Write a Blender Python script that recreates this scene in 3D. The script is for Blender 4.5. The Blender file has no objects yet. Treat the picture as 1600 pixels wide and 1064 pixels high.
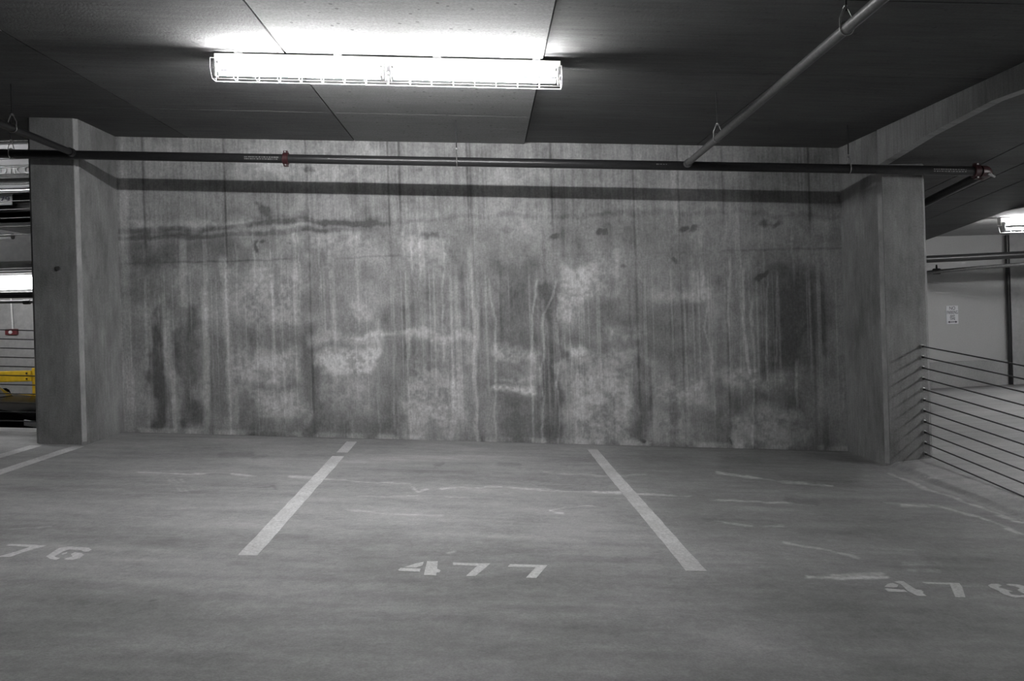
import bpy, math, random
import numpy as np
from mathutils import Vector, Matrix

scene = bpy.context.scene
col = scene.collection

# ------------------------------------------------------------------ camera
F, CX, CY = 1250.0, 763.0, 484.0      # focal length and principal point for a 1600 x 1064 frame
ROLL, HC = 0.030, 1.46                # camera roll, camera height
KS = 0.053                            # fall of the parking deck along the wall (m per m)
CR, SR = math.cos(ROLL), math.sin(ROLL)
cam_d = bpy.data.cameras.new('camera')
cam_d.sensor_width = 36.0
cam_d.lens = F * 36.0 / 1600.0
cam_d.shift_x = (800.0 - CX) / 1600.0
cam_d.shift_y = (CY - 532.0) / 1600.0
cam_d.clip_start = 0.05
cam = bpy.data.objects.new('camera', cam_d)
col.objects.link(cam)
cam.matrix_world = Matrix(((CR, SR, 0, 0), (0, 0, -1, 0), (-SR, CR, 0, HC), (0, 0, 0, 1)))
scene.camera = cam

# ------------------------------------------------------------------ world, exposure
world = bpy.data.worlds.new('world')
scene.world = world
world.use_nodes = True
world.node_tree.nodes['Background'].inputs[0].default_value = (1.0, 1.0, 1.0, 1)
world.node_tree.nodes['Background'].inputs[1].default_value = 0.004
scene.view_settings.view_transform = 'Standard'
scene.view_settings.look = 'None'
scene.view_settings.exposure = 1.6
scene.view_settings.gamma = 1.0
scene.view_settings.use_curve_mapping = False
TUBE_MAIN, TUBE_BACK, TUBE_RAMP, TUBE_SIDE, TUBE_LOWER, TUBE_PICKUP_FILL = 104.0, 6.0, 27.0, 38.0, 9.0, 70.0

# ------------------------------------------------------------------ helpers
rng = np.random.default_rng(7)
random.seed(4)


def ray(u, v):
    a = (u - CX) / F
    b = (CY - v) / F
    return a * CR + b * SR, -a * SR + b * CR


def at(u, v, Y):                      # world point seen at a photo pixel, at distance Y
    dx, dz = ray(u, v)
    return Vector((dx * Y, Y, dz * Y + HC))


def deck(u, v, h=0.0):                # (x, y) of a photo pixel on the sloping deck at height h
    dx, dz = ray(u, v)
    t = (h - HC) / (dz + KS * dx)
    return dx * t, t


def S(x, y, h):                       # deck coordinates -> world
    return Vector((x, y, h - KS * x))


class MB:
    def __init__(self):
        self.v = []
        self.f = []

    def poly(self, pts, faces):
        n = len(self.v)
        self.v += [Vector(p) for p in pts]
        self.f += [tuple(n + i for i in q) for q in faces]
        return self

    def hexa(self, p):                # 8 points: bottom ring, top ring
        return self.poly(p, [(3, 2, 1, 0), (4, 5, 6, 7), (0, 1, 5, 4), (1, 2, 6, 5), (2, 3, 7, 6), (3, 0, 4, 7)])

    def box(self, a, b, tr=None):
        tr = tr or (lambda x, y, z: Vector((x, y, z)))
        (x0, y0, z0), (x1, y1, z1) = a, b
        return self.hexa([tr(x0, y0, z0), tr(x1, y0, z0), tr(x1, y1, z0), tr(x0, y1, z0),
                          tr(x0, y0, z1), tr(x1, y0, z1), tr(x1, y1, z1), tr(x0, y1, z1)])

    def prism(self, ring0, ring1):
        n = len(ring0)
        fs = [tuple(range(n - 1, -1, -1)), tuple(range(n, 2 * n))]
        fs += [(i, (i + 1) % n, n + (i + 1) % n, n + i) for i in range(n)]
        return self.poly(list(ring0) + list(ring1), fs)

    def tube(self, path, r, n=10, caps=True):
        path = [Vector(p) for p in path]
        rs = r if isinstance(r, (list, tuple)) else [r] * len(path)
        base = len(self.v)
        up = None
        for i, p in enumerate(path):
            d = (path[min(i + 1, len(path) - 1)] - path[max(i - 1, 0)])
            if d.length < 1e-9:
                d = path[-1] - path[0]
            d.normalize()
            if up is None:
                up = Vector((0, 0, 1)) if abs(d.z) < 0.9 else Vector((1, 0, 0))
            a = d.cross(up)
            a.normalize()
            b = a.cross(d)
            up = b
            for k in range(n):
                t = 2 * math.pi * k / n
                self.v.append(p + a * (rs[i] * math.cos(t)) + b * (rs[i] * math.sin(t)))
        for i in range(len(path) - 1):
            for k in range(n):
                k2 = (k + 1) % n
                self.f.append((base + i * n + k, base + i * n + k2, base + (i + 1) * n + k2, base + (i + 1) * n + k))
        if caps:
            self.f.append(tuple(base + k for k in range(n - 1, -1, -1)))
            self.f.append(tuple(base + (len(path) - 1) * n + k for k in range(n)))
        return self

    def ring(self, c, axis, R, r, n=20, m=6):
        c = Vector(c)
        axis = Vector(axis).normalized()
        q = axis.to_track_quat('Z', 'Y')
        base = len(self.v)
        for i in range(n):
            t = 2 * math.pi * i / n
            for j in range(m):
                s = 2 * math.pi * j / m
                self.v.append(c + q @ Vector(((R + r * math.cos(s)) * math.cos(t), (R + r * math.cos(s)) * math.sin(t), r * math.sin(s))))
        for i in range(n):
            for j in range(m):
                self.f.append((base + i * m + j, base + ((i + 1) % n) * m + j,
                               base + ((i + 1) % n) * m + (j + 1) % m, base + i * m + (j + 1) % m))
        return self

    def build(self, name, mt, parent=None, smooth=False, bevel=0.0):
        off = origin_of(parent) if parent else Vector((0, 0, 0))
        me = bpy.data.meshes.new(name)
        me.from_pydata([tuple(p - off) for p in self.v], [], self.f)
        me.update()
        me.materials.append(M[mt])
        o = bpy.data.objects.new(name, me)
        col.objects.link(o)
        if parent:
            o.parent = parent
        if smooth:
            me.shade_smooth()
            try:
                me.set_sharp_from_angle(angle=math.radians(40))
            except Exception:
                pass
        if bevel > 0:
            b = o.modifiers.new('bevel', 'BEVEL')
            b.width = bevel
            b.segments = 2
            b.limit_method = 'ANGLE'
        return o


def origin_of(o):
    v = Vector((0, 0, 0))
    while o:
        v = v + o.location
        o = o.parent
    return v


def tag(o, label, cat=None, group=None, kind=None):
    o['label'] = label
    if cat:
        o['category'] = cat
    if group:
        o['group'] = group
    if kind:
        o['kind'] = kind
    return o


def struct(o, label=None):
    o['kind'] = 'structure'
    if label:
        o['label'] = label
    return o


def thing(name, loc, label, cat, group=None):
    o = bpy.data.objects.new(name, None)
    o.empty_display_size = 0.2
    col.objects.link(o)
    o.location = loc
    return tag(o, label, cat, group)


# ------------------------------------------------------------------ materials
M = {}


def new_mat(name):
    m = bpy.data.materials.new(name)
    m.use_nodes = True
    nt = m.node_tree
    M[name] = m
    return m, nt, nt.nodes['Principled BSDF']


def simple(name, c, rough=0.5, metal=0.0, bump=0.0, scale=60.0, var=0.12, spec=0.5):
    m, nt, p = new_mat(name)
    tc = nt.nodes.new('ShaderNodeTexCoord')
    nz = nt.nodes.new('ShaderNodeTexNoise')
    nz.inputs['Scale'].default_value = scale
    nz.inputs['Detail'].default_value = 4
    nt.links.new(tc.outputs['Object'], nz.inputs['Vector'])
    rp = nt.nodes.new('ShaderNodeValToRGB')
    rp.color_ramp.elements[0].position = 0.3
    rp.color_ramp.elements[1].position = 0.7
    rp.color_ramp.elements[0].color = (c[0] * (1 - var), c[1] * (1 - var), c[2] * (1 - var), 1)
    rp.color_ramp.elements[1].color = (c[0] * (1 + var), c[1] * (1 + var), c[2] * (1 + var), 1)
    nt.links.new(nz.outputs['Fac'], rp.inputs['Fac'])
    nt.links.new(rp.outputs['Color'], p.inputs['Base Color'])
    p.inputs['Roughness'].default_value = rough
    p.inputs['Metallic'].default_value = metal
    p.inputs['Specular IOR Level'].default_value = spec
    if bump > 0:
        b = nt.nodes.new('ShaderNodeBump')
        b.inputs['Strength'].default_value = bump
        b.inputs['Distance'].default_value = 0.01
        nt.links.new(nz.outputs['Fac'], b.inputs['Height'])
        nt.links.new(b.outputs['Normal'], p.inputs['Normal'])
    return m


def math_node(nt, op, a, b=None, clamp=False):
    n = nt.nodes.new('ShaderNodeMath')
    n.operation = op
    n.use_clamp = clamp
    for i, x in enumerate((a, b)):
        if x is None:
            continue
        if isinstance(x, (int, float)):
            n.inputs[i].default_value = x
        else:
            nt.links.new(x, n.inputs[i])
    return n.outputs[0]


def concrete(name, c, rough=0.85, layers=(), use_attr=False, bump=0.25, spec=0.3, speck=0.0):
    """layers: (scale_xyz, detail, amount) noise layers that multiply the albedo; 'tone' attribute adds stains and painted shade."""
    m, nt, p = new_mat(name)
    tc = nt.nodes.new('ShaderNodeTexCoord')
    val = None
    fine = None
    for (sc, det, amt) in layers:
        amt *= 2.0
        mp = nt.nodes.new('ShaderNodeMapping')
        mp.inputs['Scale'].default_value = sc
        nt.links.new(tc.outputs['Object'], mp.inputs['Vector'])
        nz = nt.nodes.new('ShaderNodeTexNoise')
        nz.inputs['Scale'].default_value = 1.0
        nz.inputs['Detail'].default_value = det
        nz.inputs['Roughness'].default_value = 0.6
        nt.links.new(mp.outputs['Vector'], nz.inputs['Vector'])
        fine = nz.outputs['Fac']
        t = math_node(nt, 'MULTIPLY_ADD', nz.outputs['Fac'], amt)
        t.node.inputs[2].default_value = 1.0 - amt * 0.5
        val = t if val is None else math_node(nt, 'MULTIPLY', val, t)
    if use_attr:
        at_ = nt.nodes.new('ShaderNodeAttribute')
        at_.attribute_name = 'tone'
        val = math_node(nt, 'MULTIPLY', val, at_.outputs['Fac'])
    if speck > 0:
        vo = nt.nodes.new('ShaderNodeTexVoronoi')
        vo.inputs['Scale'].default_value = 9.0
        nt.links.new(tc.outputs['Object'], vo.inputs['Vector'])
        ls = math_node(nt, 'LESS_THAN', vo.outputs['Distance'], 0.11)
        val = math_node(nt, 'MULTIPLY', val, math_node(nt, 'SUBTRACT', 1.0, math_node(nt, 'MULTIPLY', ls, speck)))
    mx = nt.nodes.new('ShaderNodeMix')
    mx.data_type = 'RGBA'
    mx.blend_type = 'MULTIPLY'
    mx.inputs['Factor'].default_value = 1.0
    mx.inputs['A'].default_value = (*c, 1)
    cmb = nt.nodes.new('ShaderNodeCombineColor')
    for i in range(3):
        nt.links.new(val, cmb.inputs[i])
    nt.links.new(cmb.outputs[0], mx.inputs['B'])
    nt.links.new(mx.outputs['Result'], p.inputs['Base Color'])
    p.inputs['Roughness'].default_value = rough
    p.inputs['Specular IOR Level'].default_value = spec
    b = nt.nodes.new('ShaderNodeBump')
    b.inputs['Strength'].default_value = bump
    b.inputs['Distance'].default_value = 0.01
    nt.links.new(fine, b.inputs['Height'])
    nt.links.new(b.outputs['Normal'], p.inputs['Normal'])
    return m


def emit(name, strength, c=(1, 1, 1)):
    m, nt, p = new_mat(name)
    p.inputs['Base Color'].default_value = (0.9, 0.9, 0.9, 1)
    p.inputs['Emission Color'].default_value = (*c, 1)
    p.inputs['Emission Strength'].default_value = strength
    return m


G = lambda x: (x, x, x)
concrete('wall_concrete', G(0.34), 0.9, [((1.5, 1.5, .8), 6, 0.35), ((70, 70, 14), 5, 0.35), ((45, 45, 45), 6, 0.45)], True, 0.3)
concrete('floor_concrete', G(0.315), 0.62, [((.5, 1.2, 1), 5, 0.30), ((1.6, 9, 1), 6, 0.28), ((90, 90, 90), 4, 0.42)], True, 0.2, 0.4)
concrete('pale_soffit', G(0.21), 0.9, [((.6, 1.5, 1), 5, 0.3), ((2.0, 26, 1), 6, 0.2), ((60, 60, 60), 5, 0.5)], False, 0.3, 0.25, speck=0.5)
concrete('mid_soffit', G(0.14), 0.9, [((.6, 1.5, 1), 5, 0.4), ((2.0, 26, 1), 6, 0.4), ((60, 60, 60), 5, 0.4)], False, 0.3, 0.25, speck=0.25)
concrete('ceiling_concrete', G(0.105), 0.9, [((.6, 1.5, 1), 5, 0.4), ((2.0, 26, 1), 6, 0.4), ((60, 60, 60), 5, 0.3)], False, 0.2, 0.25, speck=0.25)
concrete('pillar_concrete', G(0.27), 0.9, [((1.6, 1.6, .8), 6, 0.8), ((5, 5, 2.5), 6, 0.5), ((30, 30, 4), 5, 0.3), ((60, 60, 60), 5, 0.35)], False, 0.3)
concrete('edge_highlight', G(0.42), 0.9, [((4, 4, 3), 6, 0.6), ((50, 50, 20), 5, 0.3)], False, 0.3)
concrete('beam_concrete', G(0.30), 0.9, [((1.5, 2.0, 1.5), 6, 0.45), ((1, 26, 2), 5, 0.45), ((60, 60, 60), 5, 0.3)], False, 0.3)
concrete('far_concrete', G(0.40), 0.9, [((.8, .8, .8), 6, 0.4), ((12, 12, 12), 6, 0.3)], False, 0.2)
concrete('ramp_concrete', G(0.40), 0.75, [((.5, 1.2, 1), 5, 0.35), ((2, 9, 1), 6, 0.3), ((60, 60, 60), 4, 0.3)], False, 0.2)
concrete('painted_wall', G(0.50), 0.8, [((.5, .5, .5), 5, 0.15), ((40, 40, 40), 4, 0.1)], False, 0.05)
concrete('faded_paint', G(0.56), 0.7, [((2, 3, 2), 5, 0.35), ((60, 60, 60), 6, 0.55)], False, 0.1)
concrete('worn_paint', G(0.62), 0.7, [((2, 3, 2), 5, 0.35), ((60, 60, 60), 6, 0.55)], False, 0.1)
simple('black_pipe', (0.020, 0.020, 0.021), 0.33, 0.0, 0.03, 40, 0.2)
simple('grey_pipe', (0.11, 0.11, 0.11), 0.42, 0.0, 0.05, 40, 0.25)
simple('red_paint', (0.036, 0.010, 0.012), 0.4)
simple('alarm_red', (0.16, 0.03, 0.035), 0.45)
simple('steel', (0.55, 0.55, 0.55), 0.3, 1.0)
simple('zinc', (0.40, 0.40, 0.40), 0.42, 0.9)
simple('cable_steel', (0.035, 0.035, 0.036), 0.45, 0.3)
simple('white_enamel', (0.72, 0.72, 0.72), 0.45)
simple('wire_white', (0.8, 0.8, 0.8), 0.4)
simple('yellow_paint', (0.72, 0.47, 0.03), 0.45, 0, 0.05, 12, 0.15)
simple('car_black', (0.005, 0.005, 0.0055), 0.25, 0.0, 0, 20, 0.05, 0.02)
simple('car_glass', (0.02, 0.02, 0.022), 0.05, 0.0, 0, 10, 0.0, 0.8)
simple('rubber', (0.015, 0.015, 0.015), 0.8)
simple('silver_paint', (0.45, 0.45, 0.46), 0.28, 0.6, 0, 30, 0.03)
simple('chrome', (0.75, 0.75, 0.76), 0.12, 1.0, 0, 30, 0.02)
simple('dark_plastic', (0.012, 0.012, 0.012), 0.6)
simple('plate_white', (0.35, 0.36, 0.36), 0.5)
simple('plate_ink', (0.03, 0.03, 0.05), 0.5)
simple('sign_white', (0.78, 0.78, 0.80), 0.5, 0, 0, 30, 0.03)
simple('sign_ink', (0.05, 0.05, 0.07), 0.5)
simple('stencil_ink', (0.2, 0.2, 0.2), 0.6)
simple('lens_glass', (0.85, 0.85, 0.87), 0.15)
simple('headlight', (0.7, 0.7, 0.72), 0.1, 0.3)
emit('tube_main', TUBE_MAIN)
emit('tube_main_dim', TUBE_BACK)  # upper main lamp dimmed on purpose to balance ceiling and floor light
emit('tube_pickup_fill', TUBE_PICKUP_FILL)
emit('tube_ramp', TUBE_RAMP)
emit('tube_side', TUBE_SIDE)
emit('tube_lower', TUBE_LOWER)


# ------------------------------------------------------------------ numpy noise
def vnoise(x, y, seed):
    g = np.random.default_rng(seed).random((256, 256))
    xi = np.floor(x).astype(int)
    yi = np.floor(y).astype(int)
    fx = x - xi
    fy = y - yi
    fx = fx * fx * (3 - 2 * fx)
    fy = fy * fy * (3 - 2 * fy)
    a = g[xi % 256, yi % 256]
    b = g[(xi + 1) % 256, yi % 256]
    c = g[xi % 256, (yi + 1) % 256]
    d = g[(xi + 1) % 256, (yi + 1) % 256]
    return (a * (1 - fx) + b * fx) * (1 - fy) + (c * (1 - fx) + d * fx) * fy


def fbm(x, y, seed, octs=4):
    s = 0
    w = 0
    for o in range(octs):
        s = s + vnoise(x * 2 ** o + 13.7 * o, y * 2 ** o + 7.1 * o, seed + o) * 0.5 ** o
        w += 0.5 ** o
    return s / w


def sstep(a, b, x):
    t = np.clip((x - a) / (b - a), 0, 1)
    return t * t * (3 - 2 * t)


def seg_dist(px, py, pts):
    best = np.full(px.shape, 1e9)
    for (x0, y0), (x1, y1) in zip(pts[:-1], pts[1:]):
        dx, dy = x1 - x0, y1 - y0
        L = dx * dx + dy * dy + 1e-12
        t = np.clip(((px - x0) * dx + (py - y0) * dy) / L, 0, 1)
        best = np.minimum(best, np.hypot(px - x0 - t * dx, py - y0 - t * dy))
    return best


def grid_object(name, V, nx, ny, tone, mt):
    """V: (nx, ny, 3) vertices, tone: (nx, ny) stain and painted shade factor."""
    me = bpy.data.meshes.new(name)
    idx = np.arange(nx * ny).reshape(nx, ny)
    q = np.stack([idx[:-1, :-1], idx[1:, :-1], idx[1:, 1:], idx[:-1, 1:]], -1).reshape(-1, 4)
    me.vertices.add(nx * ny)
    me.vertices.foreach_set('co', V.reshape(-1).astype(np.float32))
    me.loops.add(q.size)
    me.loops.foreach_set('vertex_index', q.reshape(-1).astype(np.int32))
    me.polygons.add(len(q))
    me.polygons.foreach_set('loop_start', (np.arange(len(q)) * 4).astype(np.int32))
    me.update(calc_edges=True)
    a = me.attributes.new('tone', 'FLOAT', 'POINT')
    a.data.foreach_set('value', tone.reshape(-1).astype(np.float32))
    me.materials.append(M[mt])
    me.shade_smooth()
    o = bpy.data.objects.new(name, me)
    col.objects.link(o)
    return o


# ================================================================== STRUCTURE
H = 3.30                                             # deck to soffit
WL, WR = (-4.06, 8.93), (3.88, 8.755)                # back wall corners in plan


def wall_y(x):
    t = (x - WL[0]) / (WR[0] - WL[0])
    return WL[1] + t * (WR[1] - WL[1])


def wall_px(u, v):                                   # photo pixel -> (x, height above deck) on the back wall
    p = at(u, v, 8.84)
    p = at(u, v, wall_y(p.x))
    return p.x, p.z + KS * p.x


# ---- back wall: cast concrete with form seams, pour lines and run marks
nx, nz = 720, 300
xs = np.linspace(WL[0] - 0.06, WR[0] + 0.06, nx)
hs = np.linspace(-0.02, H + 0.02, nz)
X, Hh = np.meshgrid(xs, hs, indexing='ij')
Yw = wall_y(X)
dZ = Hh - KS * X - HC
PU = CX + F * (X * CR - dZ * SR) / Yw                 # where the stains sit, read off as survey coordinates
PV = CY - F * (X * SR + dZ * CR) / Yw
du = (fbm(X * 4, Hh * 4, 11, 5) - .5) * 1.7
dv = (fbm(X * 4, Hh * 4, 21, 5) - .5) * 1.1
UU = PU + du * 26
VV = PV + dv * 26
streak = fbm(X * 16, Hh * 0.9, 31, 3)                 # vertical run marks
streak2 = fbm(X * 55, Hh * 1.3, 41, 3)
patch = fbm(X * 1.6, Hh * 1.6, 51, 5)
blot = fbm(X * 6, Hh * 6, 61, 5)
grain = fbm(X * 28, Hh * 28, 71, 3)
tone = 1.0 + (patch - .5) * 0.35 + (blot - .5) * 0.30 + (streak - .5) * 0.12
pour = np.interp(PU, [180, 300, 400, 470, 560, 640, 760, 900, 1100, 1320], [364, 358, 350, 343, 347, 345, 338, 334, 330, 335])
below = sstep(-6, 30, PV - pour + du * 20)
tone += (1 - below) * (0.04 + (streak2 - .5) * 0.30)
# long drips under the pour line
drip_len = 380 + 260 * vnoise(X * 9, X * 0, 81)
drip = sstep(.56, .74, fbm(X * 22 + du * .6, Hh * 0.25, 91, 3)) * below * sstep(60, 0, PV - drip_len - 60)
loc = sstep(.42, .62, fbm(X * 1.1, Hh * 1.3, 95, 3))
tone += drip * loc * (0.08 + 0.22 * grain)
dark_drip = sstep(.58, .75, fbm(X * 12 + 50, Hh * 0.3, 101, 3)) * below
tone -= dark_drip * (1 - loc) * 0.12
fine_drip = sstep(.63, .72, fbm(X * 48, Hh * 0.35, 111, 2)) * sstep(400, 450, PV) * (1 - sstep(560, 690, PV + 200 * (streak - .5)))
tone += fine_drip * 0.16


def rect(u0, v0, u1, v1, su=8, sv=8, ragged=0.5):
    m = sstep(u0 - su, u0 + su, UU) * (1 - sstep(u1 - su, u1 + su, UU)) * sstep(v0 - sv, v0 + sv, VV) * (1 - sstep(v1 - sv, v1 + sv, VV))
    return m * (1 - ragged + ragged * sstep(.35, .6, blot * .5 + grain * .5))


LIGHT = [(375, 420, 470, 505, .16, 20), (500, 543, 590, 584, .34, 8), (370, 545, 465, 600, .20, 14), (395, 610, 465, 645, .20, 10),
         (300, 600, 322, 630, .16, 8), (762, 545, 845, 562, .22, 6), (770, 588, 838, 595, .14, 5), (770, 602, 840, 613, .36, 5),
         (878, 415, 928, 470, .24, 10), (875, 470, 905, 500, .16, 8), (885, 550, 990, 575, .14, 10), (890, 580, 990, 690, .20, 16),
         (880, 545, 912, 560, .22, 6), (940, 515, 1000, 532, .16, 8), (1005, 590, 1110, 625, .18, 12), (1140, 580, 1260, 610, .18, 12),
         (1145, 640, 1255, 700, .20, 14), (640, 560, 735, 650, .12, 20), (640, 600, 720, 690, .10, 20), (190, 345, 500, 356, .12, 5),
         (470, 365, 600, 400, .12, 16), (620, 370, 700, 405, .12, 12), (360, 225, 600, 280, .10, 20), (700, 265, 860, 280, .10, 12),
         (545, 470, 575, 500, .14, 8), (485, 520, 595, 535, .14, 6), (1020, 450, 1110, 470, .10, 8), (500, 590, 590, 640, .10, 20),
         (640, 520, 745, 530, .18, 4), (545, 520, 640, 526, .20, 3), (1005, 640, 1080, 700, .12, 14), (930, 395, 975, 460, .10, 14)]
DARK = [(192, 362, 330, 372, .14, 6), (192, 376, 380, 416, .16, 12), (240, 465, 258, 670, .22, 6), (278, 480, 316, 670, .22, 8),
        (590, 480, 640, 685, .14, 8), (640, 470, 660, 590, .06, 8), (850, 440, 876, 690, .20, 6), (775, 410, 850, 545, .14, 14), (775, 620, 850, 690, .14, 10),
        (985, 560, 1012, 690, .16, 6), (1200, 420, 1285, 600, .20, 20), (1225, 600, 1285, 640, .08, 10), (480, 500, 500, 680, .14, 6), (400, 590, 470, 606, .16, 6),
        (395, 340, 480, 351, .16, 5), (480, 345, 585, 366, .14, 6), (200, 400, 260, 460, .08, 14), (320, 520, 350, 680, .08, 8),
        (1010, 470, 1110, 560, .10, 14), (1120, 230, 1300, 330, .08, 20), (930, 470, 1010, 510, .08, 14), (1145, 615, 1260, 640, .10, 10),
        (500, 640, 590, 690, .10, 10), (200, 655, 1310, 700, .05, 12)]
for (u0, v0, u1, v1, a, s) in LIGHT:
    tone += rect(u0, v0, u1, v1, s, s, .6) * a * 1.7
for (u0, v0, u1, v1, a, s) in DARK:
    tone -= rect(u0, v0, u1, v1, s, s, .35) * a * 1.3
UW = PU + (fbm(X * 3, Hh * 3, 131) - .5) * 14
for pts, w, a in [([(352, 405), (356, 500), (360, 600), (366, 680)], 6, .26), ([(258, 470), (262, 560), (272, 620), (280, 680)], 6, .24),
                  ([(318, 455), (322, 560), (324, 680)], 4, .22), ([(232, 430), (238, 680)], 4, .14), ([(741, 485), (741, 600), (746, 690)], 3.5, .30),
                  ([(690, 380), (692, 560)], 1.6, .2), ([(735, 395), (738, 480)], 4, .2), ([(770, 440), (775, 680)], 1.6, .2), ([(836, 440), (830, 560), (832, 690)], 1.6, .24),
                  ([(867, 440), (852, 490), (846, 560), (848, 690)], 1.8, .2), ([(872, 480), (872, 690)], 1.4, .2), ([(1160, 425), (1164, 500), (1168, 580)], 1.8, .34), ([(1176, 470), (1177, 690)], 1.6, .26),
                  ([(1140, 400), (1141, 500)], 1.6, .24), ([(1213, 430), (1214, 560)], 1.4, .2), ([(1196, 430), (1197, 590)], 1.4, .2), ([(1103, 480), (1112, 590)], 1.6, .16), ([(1056, 262), (1056, 345)], 3, .24),
                  ([(638, 470), (640, 685)], 2, .16), ([(616, 480), (620, 690)], 2, .14), ([(592, 500), (592, 690)], 1.8, .12), ([(705, 480), (708, 690)], 1.6, .14)]:
    d = np.abs(UW - np.interp(PV, [p[1] for p in pts], [p[0] for p in pts]))
    m = (1 - sstep(w * .5, w * 1.6, d)) * sstep(pts[0][1] - 12, pts[0][1] + 6, PV) * (1 - sstep(pts[-1][1], pts[-1][1] + 14, PV))
    tone += m * a * (.6 + .6 * grain)
for (u, v, ru, rv, a) in [(403, 379, 5.5, 5, .25), (416, 379, 5.5, 5, .25), (474, 266, 6, 5, .22), (485, 265, 5, 5, .22), (459, 379, 3, 3, .2), (667, 367, 6, 5, .2), (678, 366, 5, 5, .2),
                          (875, 368, 6, 5, .3), (804, 362, 9, 7, .16), (411, 330, 11, 9, .35), (400, 390, 5, 8, .3), (934, 356, 6, 6, .3), (945, 357, 5, 5, .3), (1070, 352, 6, 6, .3), (1083, 353, 6, 6, .3),
                          (1195, 346, 6, 6, .25), (1208, 347, 6, 6, .25), (1192, 428, 5, 9, .5), (1000, 693, 5, 3, .4), (1143, 690, 4, 4, .4), (977, 410, 5, 5, .2), (660, 260, 4, 4, .2), (1055, 410, 5, 6, .2)]:
    tone -= a * (1 - sstep(.5, 1.2, np.hypot((UU - u) / ru * .9, (VV - v) / rv * .9)))
# form-board seams and the cold joint
groove = np.zeros_like(tone)
for u in (224, 351, 479, 607, 625, 731, 736, 862, 990, 1060, 1130, 1265):
    d = np.abs(PU - u - (PV - 300) * 0.032)
    m = (1 - sstep(.8, 2.4, d))
    tone -= m * (0.20 * (1 - below) + 0.13 * below * sstep(.3, .6, streak))
    groove += m * 0.004
d = np.abs(PV - np.interp(PU, [180, 560, 900, 1320], [412, 402, 398, 388]) - dv * 6)
tone -= (1 - sstep(.8, 2.2, d)) * 0.14 * sstep(.35, .6, patch)
d = PV - pour
tone -= (1 - sstep(1, 6, np.abs(d - 2 + du * 16))) * 0.10
base_v = np.interp(PU, [200, 763, 1320], [676, 691, 705])
tone += (1 - sstep(2, 7, np.abs(PV - base_v + 4))) * 0.22 * sstep(.4, .6, blot)
tone -= (1 - sstep(3, 9, np.abs(PU - np.interp(PV, [215, 676], [190, 204])))) * -0.14
pb1_ = np.interp(PU, [190, 260, 330, 400, 470, 520, 600], [361, 359, 357, 351, 345, 350, 352])
tone -= (1 - sstep(2, 6, np.abs(PV - pb1_ + dv * 14))) * .20 * (1 - sstep(560, 620, PU))
tone -= (1 - sstep(2, 5, np.abs(PV - pb1_ - 13 + dv * 16))) * .16 * (1 - sstep(520, 590, PU))
tone = 1 + (tone - tone.mean()) * 1.95
tone *= 0.88 + 0.24 * grain
tone = np.clip(tone, .4, 2.2)
V = np.stack([X, Yw + groove + (blot - .5) * 0.004, Hh - KS * X], -1)
wall_back = grid_object('wall_back', V, nx, nz, tone, 'wall_concrete')
struct(wall_back, 'stained cast concrete wall with vertical run marks and form seams')
# body of the wall behind its face
wb = MB().hexa([S(WL[0] - .06, WL[1] + .03, -.4), S(WR[0] + .06, WR[1] + .03, -.4), S(WR[0] + .06, WR[1] + .28, -.4), S(WL[0] - .06, WL[1] + .28, -.4),
                S(WL[0] - .06, WL[1] + .03, H + .05), S(WR[0] + .06, WR[1] + .03, H + .05), S(WR[0] + .06, WR[1] + .28, H + .05), S(WL[0] - .06, WL[1] + .28, H + .05)])
wb.build('wall_core', 'pillar_concrete', wall_back)

# ---- deck floor
nx, ny = 640, 520
xs = np.linspace(-6.2, 4.36, nx)
ys = 2.6 + (9.06 - 2.6) * np.linspace(0, 1, ny) ** 1.15
X, Y = np.meshgrid(xs, ys, indexing='ij')
curb = sstep(3.89, 3.99, X) * .35 + np.clip((X - 3.89) / .47, 0, 1) * .65
rise = curb * np.clip(0.10 + 0.034 * (Y - 7.9), 0, .14)
hz = rise + (fbm(X * 1.2, Y * 1.2, 200, 3) - .5) * 0.002
dZ = hz - KS * X - HC
PU = CX + F * (X * CR - dZ * SR) / Y
PV = CY - F * (X * SR + dZ * CR) / Y
n1 = fbm(X * .7, Y * 1.4, 210, 5)
n2 = fbm(X * 1.4, Y * 7, 220, 5)
n3 = fbm(X * 9, Y * 12, 230, 4)
n4 = fbm(X * 45, Y * 45, 240, 2)
tone = 1.0 + (n1 - .5) * .55 + (n2 - .5) * .42 + (n3 - .5) * .26 + (n4 - .5) * .30
wob_u = (fbm(X * 7, Y * 7, 250) - .5) * 12
wob_v = (fbm(X * 7, Y * 7, 260) - .5) * 8
broken = sstep(.38, .58, fbm(X * 6, Y * 9, 270, 4))
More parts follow.
